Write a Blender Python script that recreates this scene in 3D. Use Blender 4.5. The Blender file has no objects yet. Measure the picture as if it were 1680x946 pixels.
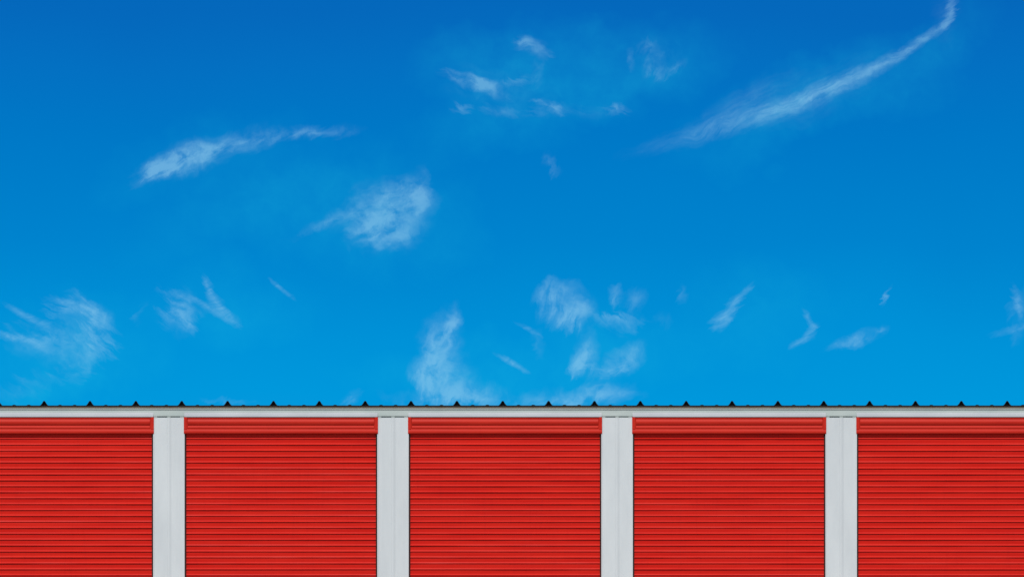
import bpy, math, random
from mathutils import Vector, noise
R = math.radians
S = bpy.context.scene
COL = S.collection
PX = 3.05 / 367.7            # metres of facade per photo pixel (one bay is 3.05 m)
TOP = 3.30                   # top of the door openings
CAMY, CAMZ = -80.0, 1.70
def X(px): return (px - 840.0) * PX
def Z(py): return TOP + (683.0 - py) * PX
random.seed(4)

# ------------------------------------------------------------------ mesh helpers
class MB:
    def __init__(s): s.v = []; s.f = []; s.sm = []
    def quad(s, a, b, c, d, sm=False):
        n = len(s.v); s.v += [a, b, c, d]; s.f.append((n, n+1, n+2, n+3)); s.sm.append(sm)
    def box(s, x0, x1, y0, y1, z0, z1):
        n = len(s.v)
        s.v += [(x0,y0,z0),(x1,y0,z0),(x1,y1,z0),(x0,y1,z0),(x0,y0,z1),(x1,y0,z1),(x1,y1,z1),(x0,y1,z1)]
        for f in ((0,3,2,1),(4,5,6,7),(0,1,5,4),(1,2,6,5),(2,3,7,6),(3,0,4,7)):
            s.f.append(tuple(n+i for i in f)); s.sm.append(False)
    def sheet(s, rows, sm=True, flip=False):
        """rows: list of equally long point lists"""
        n = len(s.v); m = len(rows[0])
        for r in rows: s.v += r
        for i in range(len(rows)-1):
            for j in range(m-1):
                q = (n+i*m+j, n+i*m+j+1, n+(i+1)*m+j+1, n+(i+1)*m+j)
                s.f.append(q[::-1] if flip else q); s.sm.append(sm)
    def poly(s, pts):
        n = len(s.v); s.v += pts; s.f.append(tuple(range(n, n+len(pts)))); s.sm.append(False)
    def build(s, name, mat, parent=None, loc=(0,0,0)):
        me = bpy.data.meshes.new(name); me.from_pydata(s.v, [], s.f); me.update()
        me.polygons.foreach_set('use_smooth', s.sm)
        me.materials.append(mat)
        o = bpy.data.objects.new(name, me); COL.objects.link(o); o.location = loc
        if parent: o.parent = parent
        return o

# ------------------------------------------------------------------ materials
def new_mat(name):
    m = bpy.data.materials.new(name); m.use_nodes = True
    nt = m.node_tree; b = nt.nodes['Principled BSDF']; return m, nt, b
def paint(name, c, c2, rough, scale=(1,1,1), nscale=2.0, bump=0.0, streak=0.0, streakcol=(0.2,0.17,0.14,1), spec=0.35, contrast=(0.35,0.7)):
    m, nt, b = new_mat(name); N = nt.nodes; L = nt.links
    g = N.new('ShaderNodeNewGeometry')
    mp = N.new('ShaderNodeMapping'); mp.inputs['Scale'].default_value = scale
    L.new(g.outputs['Position'], mp.inputs['Vector'])
    n = N.new('ShaderNodeTexNoise'); n.inputs['Scale'].default_value = nscale; n.inputs['Detail'].default_value = 7; n.inputs['Roughness'].default_value = .62
    L.new(mp.outputs[0], n.inputs['Vector'])
    mr = N.new('ShaderNodeMapRange'); mr.inputs[1].default_value, mr.inputs[2].default_value = contrast
    L.new(n.outputs[0], mr.inputs[0])
    mx = N.new('ShaderNodeMix'); mx.data_type = 'RGBA'
    mx.inputs[6].default_value = (*c, 1); mx.inputs[7].default_value = (*c2, 1)
    L.new(mr.outputs[0], mx.inputs[0]); out = mx.outputs[2]
    if streak:
        mp2 = N.new('ShaderNodeMapping'); mp2.inputs['Scale'].default_value = (26, 26, 1.1)
        L.new(g.outputs['Position'], mp2.inputs['Vector'])
        n2 = N.new('ShaderNodeTexNoise'); n2.inputs['Scale'].default_value = 1.0; n2.inputs['Detail'].default_value = 5
        L.new(mp2.outputs[0], n2.inputs['Vector'])
        r2 = N.new('ShaderNodeMapRange'); r2.inputs[1].default_value = .52; r2.inputs[2].default_value = .85; r2.inputs[4].default_value = streak
        L.new(n2.outputs[0], r2.inputs[0])
        m2 = N.new('ShaderNodeMix'); m2.data_type = 'RGBA'; m2.inputs[7].default_value = streakcol
        L.new(r2.outputs[0], m2.inputs[0]); L.new(out, m2.inputs[6]); out = m2.outputs[2]
    L.new(out, b.inputs['Base Color'])
    rr = N.new('ShaderNodeMapRange'); rr.inputs[3].default_value = rough - .07; rr.inputs[4].default_value = rough + .1
    L.new(n.outputs[0], rr.inputs[0]); L.new(rr.outputs[0], b.inputs['Roughness'])
    b.inputs['Specular IOR Level'].default_value = spec
    if bump:
        bp = N.new('ShaderNodeBump'); bp.inputs['Strength'].default_value = bump; bp.inputs['Distance'].default_value = .01
        L.new(n.outputs[0], bp.inputs['Height']); L.new(bp.outputs[0], b.inputs['Normal'])
    return m
M_RED  = paint('red_door_paint', (.545,.0085,.0040), (.63,.0155,.0065), .44, (.5,1,9), 1.6, .10, .20, (.36,.006,.004,1), spec=.13)
M_HOOD = paint('red_hood_paint', (.50,.018,.0095), (.56,.026,.013), .5, (.7,1,4), 1.8, .10, spec=.12)
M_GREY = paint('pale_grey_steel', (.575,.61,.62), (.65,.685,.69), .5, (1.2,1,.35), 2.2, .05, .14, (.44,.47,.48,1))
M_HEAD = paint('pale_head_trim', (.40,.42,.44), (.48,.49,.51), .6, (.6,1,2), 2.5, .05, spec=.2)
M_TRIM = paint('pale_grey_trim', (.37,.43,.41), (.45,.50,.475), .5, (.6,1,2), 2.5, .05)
M_EAVE = paint('tan_eave_strip', (.44,.31,.20), (.55,.42,.30), .8, (1,1,1), 6)
M_ROOF = paint('black_roof_steel', (.008,.009,.010), (.013,.014,.014), .6, (1,1,1), 5, spec=.15)
M_FOAM = paint('dark_rib_closure', (.012,.012,.010), (.035,.018,.012), .9, (1,1,1), 30, spec=.1)
M_DARK = paint('dark_guide_channel', (.035,.012,.010), (.06,.018,.014), .7, (1,1,1), 8, spec=.2)
M_CONC = paint('concrete_paving', (.25,.245,.23), (.35,.34,.32), .9, (1,1,1), .8, .2)
M_ASPH = paint('asphalt_ground', (.05,.05,.05), (.08,.078,.075), .9, (1,1,1), 1.5, .2)
M_WALL = paint('wall_steel', (.52,.55,.57), (.58,.61,.62), .6, (1,1,.4), 2)

# ------------------------------------------------------------------ ground
def plain(name, x0, x1, y0, y1, z, mat):
    b = MB(); b.quad((x0,y0,z),(x1,y0,z),(x1,y1,z),(x0,y1,z)); o = b.build(name, mat); o['kind'] = 'structure'; return o
plain('ground', -2500, 2500, -2500, 2500, 0, M_ASPH)
plain('paving', -30, 30, -14, 0.2, .004, M_CONC)

# ------------------------------------------------------------------ the building
BAY = 3.05
C0 = X(828.6)                                   # centre of the middle door
bays = range(-3, 4)                             # five seen, one more beyond either edge
XL, XR = C0 - 3.5*BAY, C0 + 3.5*BAY
DEPTH = 9.0
bld = bpy.data.objects.new('storage_building', None); COL.objects.link(bld); bld.location = (C0, 0, 0)
bld['label'] = 'long low storage block with red roll-up doors, pale grey pillars and black ribbed roof'
bld['category'] = 'storage building'
def P(mb, name, mat, parent=None):              # part of the building (or sub-part), local to its parent
    o = mb.build(name, mat, parent or bld)
    if parent is None: o.location = (-C0, 0, 0)
    return o
zE = Z(666.3)                                   # underside of the roof sheet at the eave
SL = -math.tan(math.radians(11))
YB = DEPTH + .05

# shell: back wall, end walls, floor slab
w = MB()
w.box(XL, XR, DEPTH-.1, DEPTH, 0, zE+SL*DEPTH-.03)
w.poly([(XL-.002,.10,0),(XL-.002,DEPTH+.002,0),(XL-.002,DEPTH+.002,zE+SL*DEPTH-.02),(XL-.002,.10,zE-.04)])
w.poly([(XR+.002,.10,0),(XR+.002,DEPTH+.002,0),(XR+.002,DEPTH+.002,zE+SL*DEPTH-.02),(XR+.002,.10,zE-.04)][::-1])
P(w, 'wall', M_WALL)

# fascia: folded sheet under the eave, leaning out a little towards its lower edge
def prof_x(mb, prof, x0, x1, n=1, wob=0.0, sm=True, seed=0):
    rows = []
    for (y, z) in prof:
        r = []
        for i in range(n+1):
            x = x0 + (x1-x0)*i/n
            d = wob * noise.noise(Vector((x*.9+seed*7.3, z*6, seed)))
            r.append((x, y+d, z))
        rows.append(r)
    mb.sheet(rows, sm)
f = MB()
prof_x(f, [(.12,Z(682.6)), (.010,Z(682.6)), (.006,Z(682.4)), (.006,Z(681.8)), (.016,Z(677)), (.020,Z(673)), (.0205,Z(671.4)),
           (.010,Z(671.0)), (.008,Z(670.4)), (.010,Z(669.6)), (.024,Z(669.4)), (.12,Z(669.4))], XL, XR, 160, .0016)
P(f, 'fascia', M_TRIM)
e = MB(); e.box(XL, XR, .014, .060, Z(669.3), zE-.002); P(e, 'eave_strip', M_EAVE)

# roof: sheet with two small stiffening ribs between each pair of tall ribs
YE = -.008                                      # eave edge
rib_px = 75.23; rx0 = 298.2 - 12*rib_px
ribs = []
k = 0
while X(rx0 + k*rib_px) < XR - .1:
    x = X(rx0 + k*rib_px)
    if x > XL + .1: ribs.append(x)
    k += 1
def roofsurf(prof, mb, th):                      # prof: [(x, dz)], one fold at the ridge, then the rim
    def row(y, dz): return [(x, y, zE + SL*y + h + dz) for (x, h) in prof]
    mb.sheet([row(YE, th), row(DEPTH/2, th), row(DEPTH+.05, th)], False)
    def low(y): return [(x, y, zE + SL*y) for (x, h) in prof]
    mb.sheet([low(YE), low(DEPTH/2), low(DEPTH+.05)], False, True)
    mb.sheet([low(YE), row(YE, th)], False)
rp = [(XL-.03, 0)]
gap = rib_px*PX
for i in range(-1, len(ribs)):
    xr = ribs[i] if i >= 0 else ribs[0]-gap
    for fr in (.345, .665):
        xc = xr + gap*fr
        if XL < xc < XR: rp += [(xc-.030,0),(xc-.012,.010),(xc+.012,.010),(xc+.030,0)]
rp.append((XR+.03, 0)); rp.sort()
rm = MB(); roofsurf(rp, rm, .012)
roof = P(rm, 'roof', M_ROOF)
def make_rib():
    b = MB()
    hw, h, t = .052, .074, .006
    out = [(-hw-.012,.012),(-hw,.014),(-hw*.60,.038),(-.014,h-.006),(-.005,h),(.005,h),(.014,h-.006),(hw*.60,.038),(hw,.014),(hw+.012,.012)]
    inn = [(x*.80, max(z-t*1.5,.0122)) for (x, z) in out]
    def row(pr, y): return [(x, y, SL*y+z) for (x, z) in pr]
    b.sheet([row(out, YE-.002), row(out, DEPTH/2), row(out, DEPTH+.05)], False)
    b.sheet([row(inn, YE-.002), row(out, YE-.002)], False)
    b.sheet([row(inn, YE-.002), row(inn, .03)], False)
    b.sheet([row(inn, .03), [(0, .03, SL*.03+.0122)]*len(inn)], False)
    me = b.build('roof_rib', M_ROOF, roof)
    return me
rib0 = make_rib()
for i, x in enumerate(ribs):
    o = rib0 if i == 0 else rib0.copy()
    if i: COL.objects.link(o); o.parent = roof
    o.location = (x, 0, zE)

# pillars (jamb covers): folded sheet with a centre bead and hemmed edges
HB = X(711.2) ; 
def pillar(xc, seed):
    h = 25.9*PX
    pr = [(-h,.080),(-h,.004),(-h+.003,.000),(-h+.014,.000),(-h+.018,.003),(-h+.024,.005),(-.072,.005),(-.040,.0045),(-.026,.0045),(-.020,.000),(-.012,-.003),(.006,-.0035),
          (.016,.000),(.034,.0065),(.044,.0065),(.085,.005),(h-.034,.005),(h-.024,.003),(h-.018,.000),(h-.003,.000),(h,.004),(h,.080)]
    b = MB(); zt = Z(684.6); n = 26
    rows = []
    for i in range(n+1):
        z = zt*i/n
        rows.append([(xc + x, y + .0016*noise.noise(Vector((x*9+seed*3.1, z*.8, seed)))*(1 if y < .02 else 0), z) for (x, y) in pr])
    b.sheet(rows, False)
    o = P(b, 'pillar', M_GREY)
    # narrow lip closing the joint to the fascia, broken either side of the bead
    return o
pill = []
for kx in range(-4, 4):
    xc = C0 + (kx+.5)*BAY
    pill.append(pillar(xc, kx+5))
for kx in range(-4, 4):
    xc = C0 + (kx+.5)*BAY
    b = MB(); b.box(xc-.158, xc-.024, .020, .060, Z(685.0), Z(682.7)); b.box(xc+.024, xc+.152, .018, .060, Z(684.7), Z(682.7))
    b.box(xc-.023, xc+.023, .002, .030, Z(684.5), Z(682.7))
    b.box(xc-24.5*PX, xc-.159, .003, .030, Z(684.5), Z(682.7)); b.box(xc+.153, xc+24.5*PX, .003, .030, Z(684.5), Z(682.7))
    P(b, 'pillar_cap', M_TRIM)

# roll-up doors
P0 = 9.73*PX                                    # curtain corrugation pitch
def curtain(xc, seed):
    hw = 157.0*PX
    y0 = .046
    b = MB(); nx = 48
    unit = [(.000,0),(.012,-.0010),(.021,-.0002),(.0265,.0016),(.0322,.0012),(.0335,-.0105),(.0350,-.0142),(.0365,-.0144),(.0380,-.0134),(.0495,-.0012),(.0515,-.0002),(.0580,.0002)]
    rows = []
    z = .06; kk = 0
    zt = Z(705)
    while z < zt:
        js = random.uniform(-.0007,.0007); amp = random.uniform(.86,1.12); lean = random.uniform(-.0014,.0014)
        for (dz, dy) in unit:
            r = []
            for i in range(nx+1):
                x = -hw + 2*hw*i/nx
                nn = noise.noise(Vector((x*.9+seed*5.7, kk*.9, seed*2.1)))
                n2 = noise.noise(Vector((x*3.1+seed*1.7, kk*1.7+9, seed)))
                a = amp*(1+.22*nn+.16*n2)
                yy = y0 + dy*a + lean*dz/P0 + .0016*noise.noise(Vector((x*.7, (z+dz)*1.3, seed)))
                r.append((xc+x, yy, z+dz+js+.0006*n2))
            rows.append(r)
        z += P0; kk += 1
    b.sheet(rows, True)
    return P(b, 'roll_up_door', M_RED)
def hood(xc, par):
    h = 159.2*PX; b = MB(); yf = -.010
    zt, zb = Z(683.9), Z(711.2)
    zi_t, zi_b = Z(686.0), Z(703.8)
    e = 5.0*PX
    # end plates
    for s in (-1, 1):
        x0, x1 = sorted((xc+s*h, xc+s*(h-e)))
        b.box(x0, x1, yf, .03, zi_b-.0, zt)
    # bottom lip, rolled, full width, bright upper face and a dull return underneath
    xs = (xc-h, xc+h)
    prof_x(b, [(.040,zb+.001),(.002,zb),(yf+.0045,zb+.002),(yf-.001,zb+.012),(yf-.0035,zb+.024),(yf-.001,zb+.040),(yf+.003,zb+.052),(yf+.008,zi_b+.004),(yf+.014,zi_b+.006)], xs[0], xs[1], 40, .0012, True, xc)
    for s in (-1,1):
        b.poly([(xc+s*h,.040,zb),(xc+s*h,yf,zb+.004),(xc+s*h,yf-.002,zb+.024),(xc+s*h,yf,zi_b),(xc+s*h,.04,zi_b)][::s])
    # ribbed panel between the end plates
    H = zi_t - zi_b
    a, c = xc-h+e, xc+h-e
    prof_x(b, [(yf+.014,zi_b+.003),(yf+.006,zi_b+.010),(yf+.004,zi_b+.024),(yf+.006,Z(699.0)),(yf+.020,Z(698.3)),(yf+.020,Z(697.0)),(yf+.007,Z(696.0)),
               (yf+.003,Z(692)),(yf+.005,Z(689.4)),(yf+.018,Z(688.2)),(yf+.018,zi_t)], a+.012, c-.012, 44, .0016, True, xc+2)
    # top return (catches the shade of the fascia)
    b.box(a, c, yf+.012, .03, zi_t, zt)
    # pressed grooves at the two ends of the panel
    for s in (-1, 1):
        x0, x1 = sorted((xc+s*(h-e)-s*.0005, xc+s*(h-e-.013)))
        b.box(x0, x1, yf+.018, .03, zi_b+.004, zi_t)
    o = b.build('hood', M_HOOD, par); return o
def guides(xc, par):
    for s in (-1, 1):
        b = MB()
        x0, x1 = sorted((xc+s*157.0*PX+s*.0005, xc+s*(183.85-26.1)*PX + s*.006))
        b.box(x0, x1, .060, .079, .01, Z(711.5))
        xa, xb = sorted((xc+s*155.6*PX, xc+s*157.3*PX))
        b.box(xa, xb, .026, .032, .01, Z(711.5))
        b.build('guide', M_DARK, par)
def head_trim(xc):
    h = 158.6*PX
    b = MB()
    prof_x(b, [(.03,Z(683.7)),(-.008,Z(683.7)),(-.009,Z(683.3)),(-.008,Z(682.6)),(-.003,Z(679.6)),(.003,Z(678.2)),(.010,Z(677.0)),(.018,Z(676.2))], xc-h, xc+h, 40, .001, True, xc)
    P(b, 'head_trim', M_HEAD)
for kx in bays:
    xc = C0 + kx*BAY
    cu = curtain(xc, kx+6)
    hood(xc, cu)
    guides(xc, cu)
    head_trim(xc)
    b = MB(); b.box(xc-156.8*PX, xc+156.8*PX, .036, .062, .012, .062); b.build('bottom_bar', M_DARK, cu)
    # dark void behind the curtain so nothing shines through the gaps
# inner lining directly behind the guides
b = MB(); b.box(XL, XR, .085, .098, 0, Z(684)); P(b, 'lining', M_DARK)

# ------------------------------------------------------------------ camera
cam = bpy.data.cameras.new('camera'); co = bpy.data.objects.new('camera', cam); COL.objects.link(co)
co.location = (0, CAMY, CAMZ); co.rotation_euler = (R(90), 0, 0)
WID = 1680*PX
cam.sensor_width = 36; cam.lens = 36*abs(CAMY)/WID
cam.shift_y = (Z(473) - CAMZ)/WID
cam.clip_end = 6000
S.camera = co

# ------------------------------------------------------------------ sun + sky
EL, AZ = 49.0, 8.0                              # elevation; degrees to the left of straight behind the camera
sd = bpy.data.lights.new('sun', 'SUN'); sd.energy = 3.3; sd.angle = R(1.2); sd.color = (1, .955, .90)
so = bpy.data.objects.new('sun', sd); COL.objects.link(so); so.location = (0, -20, 30)
to_sun = Vector((-math.sin(R(AZ))*math.cos(R(EL)), -math.cos(R(AZ))*math.cos(R(EL)), math.sin(R(EL))))
so.rotation_euler = to_sun.to_track_quat('Z', 'Y').to_euler()

wd = bpy.data.worlds.new('World'); S.world = wd; wd.use_nodes = True
nt = wd.node_tree; N = nt.nodes; L = nt.links; N.clear()
out = N.new('ShaderNodeOutputWorld')
def math_(op, a, b=None, c=None, clamp=False):
    n = N.new('ShaderNodeMath'); n.operation = op; n.use_clamp = clamp
    for i, v in enumerate((a, b, c)):
        if v is None: continue
        if isinstance(v, (int, float)): n.inputs[i].default_value = v
        else: L.new(v, n.inputs[i])
    return n.outputs[0]
sky = N.new('ShaderNodeTexSky'); sky.sky_type = 'NISHITA'; sky.sun_disc = False
sky.sun_elevation = R(EL); sky.sun_rotation = R(180+AZ)
sky.air_density = 1.2; sky.dust_density = .2; sky.ozone_density = 1.5
bg1 = N.new('ShaderNodeBackground'); bg1.inputs[1].default_value = .08; L.new(sky.outputs[0], bg1.inputs[0])

tc = N.new('ShaderNodeTexCoord'); sep = N.new('ShaderNodeSeparateXYZ'); L.new(tc.outputs['Generated'], sep.inputs[0])
dx, dy, dz = sep.outputs
DEG = 360/math.pi
az = math_('MULTIPLY', math_('ARCTAN2', dx, dy), DEG)
el = math_('MULTIPLY', math_('ARCSINE', dz), DEG)
def AE(px, py):                                  # azimuth / elevation (degrees) of a place in the sky
    vx, vz, vy = X(px), Z(py)-CAMZ, -CAMY
    return 2*math.degrees(math.atan2(vx, vy)), 2*math.degrees(math.asin(vz/math.sqrt(vx*vx+vy*vy+vz*vz)))
DPP = 2*math.degrees(PX/80)                      # sky units per photo pixel; one unit is half a degree
def srgb(r, g, b):
    f = lambda c: (c/255)/12.92 if c/255 <= .04045 else ((c/255+.055)/1.055)**2.4
    return (f(r), f(g), f(b), 1)
# clear-air colour by elevation
cr = N.new('ShaderNodeValToRGB'); cr.color_ramp.interpolation = 'LINEAR'
stops = [(660,(0,152,220)),(560,(0,146,216)),(450,(0,136,209)),(400,(0,131,206)),(330,(0,127,203)),(200,(0,119,198)),(100,(3,112,194)),(10,(4,104,188))]
E0, E1 = 0.0, 60.0
els = cr.color_ramp.elements
els[0].position = 0; els[0].color = srgb(20,158,224)
els[1].position = 1; els[1].color = srgb(0,80,165)
for py, c in stops:
    x = els.new((AE(840,py)[1]-E0)/(E1-E0)); x.color = srgb(*c)
hz = N.new('ShaderNodeTexNoise'); hz.inputs['Scale'].default_value = .16; hz.inputs['Detail'].default_value = 2
cmb = N.new('ShaderNodeCombineXYZ'); L.new(az, cmb.inputs[0]); L.new(el, cmb.inputs[1]); PV = cmb.outputs[0]
L.new(PV, hz.inputs['Vector'])
elw = math_('ADD', el, math_('MULTIPLY', math_('SUBTRACT', hz.outputs[0], .5), -1.5))
L.new(math_('DIVIDE', elw, E1), cr.inputs[0])

# domain warp for the cirrus (units: degrees)
def noise_v(scale, detail, rough, vec=PV, dist=0.0):
    n = N.new('ShaderNodeTexNoise'); n.inputs['Scale'].default_value = scale; n.inputs['Detail'].default_value = detail
    n.inputs['Roughness'].default_value = rough; n.inputs['Distortion'].default_value = dist
    L.new(vec, n.inputs['Vector']); return n
def warp(vec, scale, amt, detail, rough):
    n = noise_v(scale, detail, rough, vec)
    a = N.new('ShaderNodeVectorMath'); a.operation = 'SUBTRACT'; L.new(n.outputs['Color'], a.inputs[0]); a.inputs[1].default_value = (.5,.5,.5)
    b = N.new('ShaderNodeVectorMath'); b.operation = 'MULTIPLY_ADD'; L.new(a.outputs[0], b.inputs[0]); b.inputs[1].default_value = (amt,amt,0); L.new(vec, b.inputs[2])
    return b.outputs[0]
W2 = warp(PV, 7.0, .10, 4, .6)                   # tighter warp for thin streaks
def blob(vec, acc, px, py, L_, w_, ang, amp):
    """soft ellipse: half-length L_, half-width w_ (photo pixels), ang degrees anticlockwise"""
    a, e = AE(px, py)
    m = N.new('ShaderNodeMapping'); m.vector_type = 'TEXTURE'
    m.inputs['Location'].default_value = (a, e, 0); m.inputs['Rotation'].default_value = (0,0,R(ang))
    m.inputs['Scale'].default_value = (L_*DPP, w_*DPP, 1)
    L.new(vec, m.inputs[0])
    g = N.new('ShaderNodeTexGradient'); g.gradient_type = 'SPHERICAL'; L.new(m.outputs[0], g.inputs[0])
    return math_('MULTIPLY_ADD', g.outputs['Fac'], amp, acc)
def stroke(vec, acc, pts):
    """pts: (px, py, half width, amp)"""
    for (x0,y0,w0,a0),(x1,y1,w1,a1) in zip(pts, pts[1:]):
        l = math.hypot(x1-x0, y1-y0)
        acc = blob(vec, acc, (x0+x1)/2, (y0+y1)/2, l*1.0, (w0+w1)/2, math.degrees(math.atan2(y0-y1, x1-x0)), (a0+a1)/2)
    return acc
z0 = 0.0
# every cloud group is combed along its own direction, which frays its edges into fibres
def comb(ang, amt, vec, scale=1.7, an=5.0, seed=0.0):
    m = N.new('ShaderNodeMapping'); m.vector_type = 'TEXTURE'; m.inputs['Rotation'].default_value = (0,0,R(ang)); m.inputs['Scale'].default_value = (1, 1/an, 1)
    m.inputs['Location'].default_value = (seed, seed*.7, 0)
    L.new(vec, m.inputs[0])
    n = noise_v(scale, 6, .60, m.outputs[0], .25)
    a = math_('SUBTRACT', n.outputs[0], .5)
    v = N.new('ShaderNodeVectorMath'); v.operation = 'SCALE'; v.inputs[0].default_value = (math.cos(R(ang))*amt, math.sin(R(ang))*amt, 0); L.new(a, v.inputs['Scale'])
    w = N.new('ShaderNodeVectorMath'); w.operation = 'ADD'; L.new(vec, w.inputs[0]); L.new(v.outputs[0], w.inputs[1])
    return w.outputs[0], n.outputs[0]
WM = warp(PV, 1.1, .40, 2, .5); WM = warp(WM, 4.5, .16, 4, .6)
billow = noise_v(2.1, 8, .64, WM).outputs[0]
def cirrus(ang, blobs, strokes=(), amt=1.5, gain=.45, an=4.5, seed=0.0, boost=1.0):
    vec, fib = comb(ang, amt, WM, an=an, seed=seed)
    acc = 0.0
    for p in strokes: acc = stroke(vec, acc, p)
    for b_ in blobs: acc = blob(vec, acc, *b_)
    t = N.new('ShaderNodeMapRange'); t.inputs[1].default_value = .40; t.inputs[2].default_value = .66; t.inputs[3].default_value = .25; t.inputs[4].default_value = 1.35
    L.new(math_('ADD', math_('MULTIPLY', fib, .38), math_('MULTIPLY', billow, .62)), t.inputs[0])
    d = math_('MULTIPLY', acc, t.outputs[0])
    if boost != 1.0: d = math_('MULTIPLY', d, boost)
    o = N.new('ShaderNodeMapRange'); o.interpolation_type = 'SMOOTHSTEP'; o.inputs[1].default_value = -.10; o.inputs[2].default_value = 1.9; o.inputs[3].default_value = -.006; o.inputs[4].default_value = gain
    L.new(d, o.inputs[0])
    return math_('MAXIMUM', o.outputs[0], 0.0)
G = []
# feather on the left
G.append(cirrus(28, [(300,264,74,34,22,.9),(265,278,44,20,18,.9),(350,245,60,28,18,.5)], [[(236,288,16,1.2),(300,266,36,1.4),(370,238,32,1.1),(440,224,20,1.0),(510,216,15,.95),(580,213,10,.7)]], amt=.65, seed=3.4))
# rounded puff with a tail
G.append(cirrus(20, [(640,350,84,72,0,1.3),(675,335,44,66,-10,.9),(620,388,58,42,10,1.0),(655,312,50,34,0,.6),(590,350,80,30,22,.7),(545,364,64,14,14,.7),(690,315,16,50,-4,.9),(660,390,40,40,0,.5),(610,372,26,36,0,.5),(510,378,60,10,20,.35)], amt=.6, an=2.5, seed=9.3, gain=.42))
# wisps top centre
G.append(cirrus(-18, [(775,134,58,14,-12,1.6),(805,146,44,14,-22,1.5),(850,132,40,11,10,.8),(876,82,40,18,-22,1.5),(757,180,26,8,14,1.0),(820,181,38,11,-4,1.0),(878,184,14,12,0,.8),(908,182,34,12,-20,1.6),(1012,183,28,10,0,1.5),
    (960,186,120,16,0,.35),(820,150,140,60,-10,.30)], amt=.9, gain=.36, seed=8))
G.append(cirrus(65, [(1060,78,20,16,30,1.0),(1076,104,18,28,-10,1.2),(1102,112,34,12,35,.9),(1036,100,8,24,0,.9),(904,270,14,30,20,1.3),(882,122,14,30,0,.7),(1080,95,66,56,0,.35)], amt=.7, gain=.30, seed=11))
# lower left swirl, and the small puff beside it
G.append(cirrus(-33, [(75,560,80,40,-10,.85),(120,560,66,58,0,.55),(105,510,44,30,20,.8),(152,540,36,54,0,.6),(295,512,50,46,-35,1.3),(312,535,34,14,-50,.7),(1015,524,60,20,-4,1.3)],
    [[(95,490,20,.8),(150,506,30,1.0),(180,540,28,1.0),(165,582,28,.7),(110,614,24,.45),(0,645,18,.4)]], amt=1.3, seed=2))
# column above the roof and the puffs right of it
G.append(cirrus(72, [(722,560,42,66,-4,1.2),(740,528,16,40,-12,1.1),(730,610,60,48,0,.9),(760,645,90,32,0,1.1),(692,612,26,34,40,.9),(735,652,130,24,0,.7),(712,590,26,60,0,.6),
    (925,500,60,46,-8,1.25),(900,482,36,20,20,.8),(950,520,38,34,-30,.8),(1012,482,16,26,0,1.1),(1042,494,22,26,0,.7),(960,582,28,44,-20,1.4),(965,605,40,22,-20,.8)], amt=.6, an=3, seed=14, boost=1.35))
G.append(cirrus(38, [(1020,588,52,28,38,1.4),(1000,608,34,18,20,.7),(935,653,135,22,3,1.1),(985,640,72,18,5,.7),(880,565,16,36,0,.5),(1410,553,64,15,22,1.0),(1445,540,20,8,20,.5),(1670,520,22,56,-10,.6),
    (1095,525,22,18,0,.35),(575,655,26,12,20,.9),(370,657,60,8,0,.6),(1120,480,12,22,0,.5),(232,512,8,26,0,.35)], amt=.6, an=3, seed=17, boost=1.3))
B = z0      # thin streaks and the long arc
W2, _ = comb(28, .55, W2, 2.4, 4.0, 31)
arc = [(1560,-30,12,.6),(1562,16,11,.8),(1550,42,11,1.0),(1515,64,11,1.1),(1478,90,14,1.1),(1430,116,18,1.05),(1370,142,21,1.0),(1305,170,24,.95),(1240,192,24,.75),(1165,214,22,.42),(1080,238,24,.14),(1000,262,24,.05)]
B = stroke(W2, B, arc)
for b_ in [(1330,160,170,50,25,.34),(1235,158,120,30,28,.30),(1190,185,100,28,30,.25),(1552,20,34,80,-5,.25),(1150,215,160,28,18,.22)]: B = blob(WM, B, *b_)
W3, _ = comb(-38, .45, warp(PV, 7.0, .08, 4, .6), 2.6, 4.0, 37)
B = stroke(W3, B, [(336,458,7,.9),(346,484,13,1.2),(366,508,11,.9),(390,528,7,.5)])
B = stroke(W3, B, [(270,480,6,.4),(325,494,9,.9),(360,516,9,.8),(388,534,6,.4)])
B = stroke(W3, B, [(446,462,6,.7),(462,474,6,.7),(480,488,5,.5)])
B = stroke(W3, B, [(14,502,7,.6),(50,522,10,.9),(95,545,12,.7)])
B = stroke(W3, B, [(-8,548,8,.8),(40,556,10,1.0),(90,575,12,.6)])
B = stroke(W3, B, [(80,490,7,.4),(130,500,9,.6),(172,520,9,.5)])
B = stroke(W2, B, [(1230,470,6,.6),(1208,494,10,1.0),(1190,520,20,1.2),(1172,536,16,1.0)])
B = stroke(W3, B, [(1320,512,6,.7),(1332,532,10,1.1)])
B = stroke(W2, B, [(1338,536,12,1.0),(1320,556,11,1.0),(1298,568,6,.7)])
B = stroke(W2, B, [(1362,570,7,.5),(1400,556,10,.6)])
B = stroke(W2, B, [(1457,476,5,.9),(1449,496,5,.9)])
B = stroke(W3, B, [(1665,478,6,.8),(1676,520,14,1.0)])
B = stroke(W2, B, [(1640,546,6,.4),(1700,530,12,1.0)])
B = stroke(W3, B, [(824,586,6,1.0),(858,606,8,1.2)])
B = stroke(W3, B, [(850,530,5,.6),(880,546,6,.6)])
WH = warp(PV, .55, 2.2, 4, .6)
H = z0      # barely visible veil round the cirrus
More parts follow.
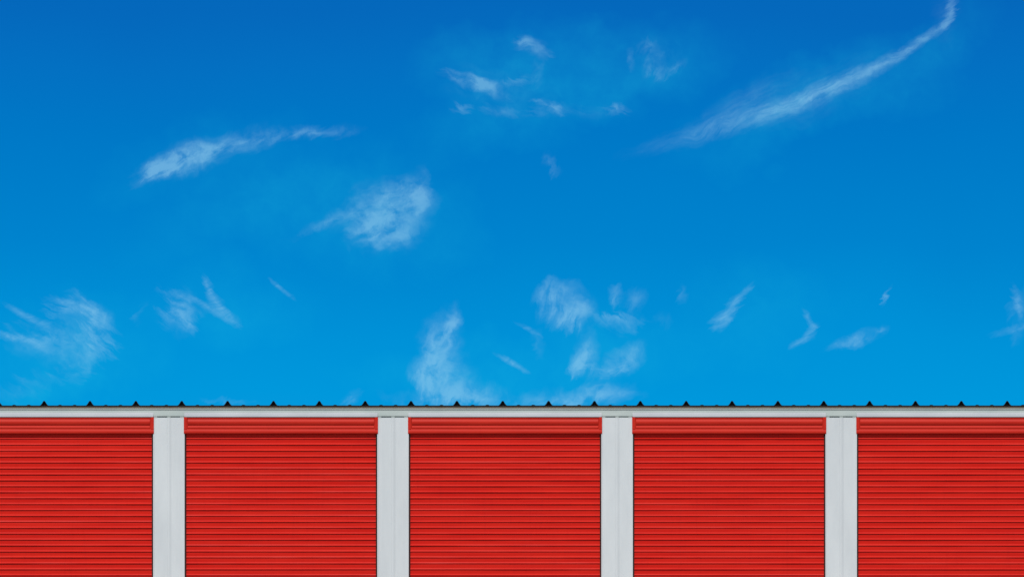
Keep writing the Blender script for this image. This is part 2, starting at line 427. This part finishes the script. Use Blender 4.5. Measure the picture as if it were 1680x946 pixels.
for b_ in [(860,120,210,90,-5,.30),(800,210,160,70,0,.20),(1080,110,160,80,20,.22),(1330,160,260,70,24,.24),(440,330,260,90,20,.20),(640,350,170,120,0,.22),(780,620,240,70,0,.25),
           (120,560,170,110,0,.25),(1000,560,160,90,0,.20),(1240,520,160,110,0,.16),(380,500,160,70,0,.18),(1540,90,160,60,35,.15),(330,250,190,70,15,.15),(60,640,160,50,12,.25)]:
    H = blob(WH, H, *b_)
_, F4 = comb(24, 0, WM, 2.0, 7, 21)
fb = N.new('ShaderNodeMapRange'); fb.inputs[1].default_value = .35; fb.inputs[2].default_value = .66; fb.inputs[3].default_value = .45; fb.inputs[4].default_value = 1.4
L.new(math_('ADD', math_('MULTIPLY', F4, .6), math_('MULTIPLY', billow, .4)), fb.inputs[0])
dB = math_('MULTIPLY', B, fb.outputs[0])
sB = N.new('ShaderNodeMapRange'); sB.interpolation_type = 'SMOOTHSTEP'; sB.inputs[1].default_value = -.12; sB.inputs[2].default_value = 1.9; sB.inputs[3].default_value = -.01; sB.inputs[4].default_value = .46
L.new(dB, sB.inputs[0])
cB = math_('MAXIMUM', sB.outputs[0], 0.0)
dH = math_('MULTIPLY', H, math_('MULTIPLY', billow, 1.6))
tot = cB
for g_ in G: tot = math_('ADD', tot, g_)
tot = math_('MINIMUM', tot, .62)
veil = N.new('ShaderNodeMix'); veil.data_type = 'RGBA'; L.new(dH, veil.inputs[0]); L.new(cr.outputs[0], veil.inputs[6]); veil.inputs[7].default_value = srgb(30,190,228)
mixc = N.new('ShaderNodeMix'); mixc.data_type = 'RGBA'; L.new(tot, mixc.inputs[0]); L.new(veil.outputs[2], mixc.inputs[6]); mixc.inputs[7].default_value = srgb(150,212,242)
bg2 = N.new('ShaderNodeBackground'); L.new(mixc.outputs[2], bg2.inputs[0])
# the deep blue quarter of the sky lies opposite the sun; elsewhere the plain daylight sky
fr = N.new('ShaderNodeMapRange'); fr.interpolation_type = 'SMOOTHSTEP'; fr.inputs[1].default_value = -.1; fr.inputs[2].default_value = .55
L.new(dy, fr.inputs[0])
ms = N.new('ShaderNodeMixShader'); L.new(fr.outputs[0], ms.inputs[0]); L.new(bg1.outputs[0], ms.inputs[1]); L.new(bg2.outputs[0], ms.inputs[2])
L.new(ms.outputs[0], out.inputs[0])

S.render.engine = 'CYCLES'
S.view_settings.view_transform = 'Standard'; S.view_settings.look = 'None'; S.view_settings.exposure = 0
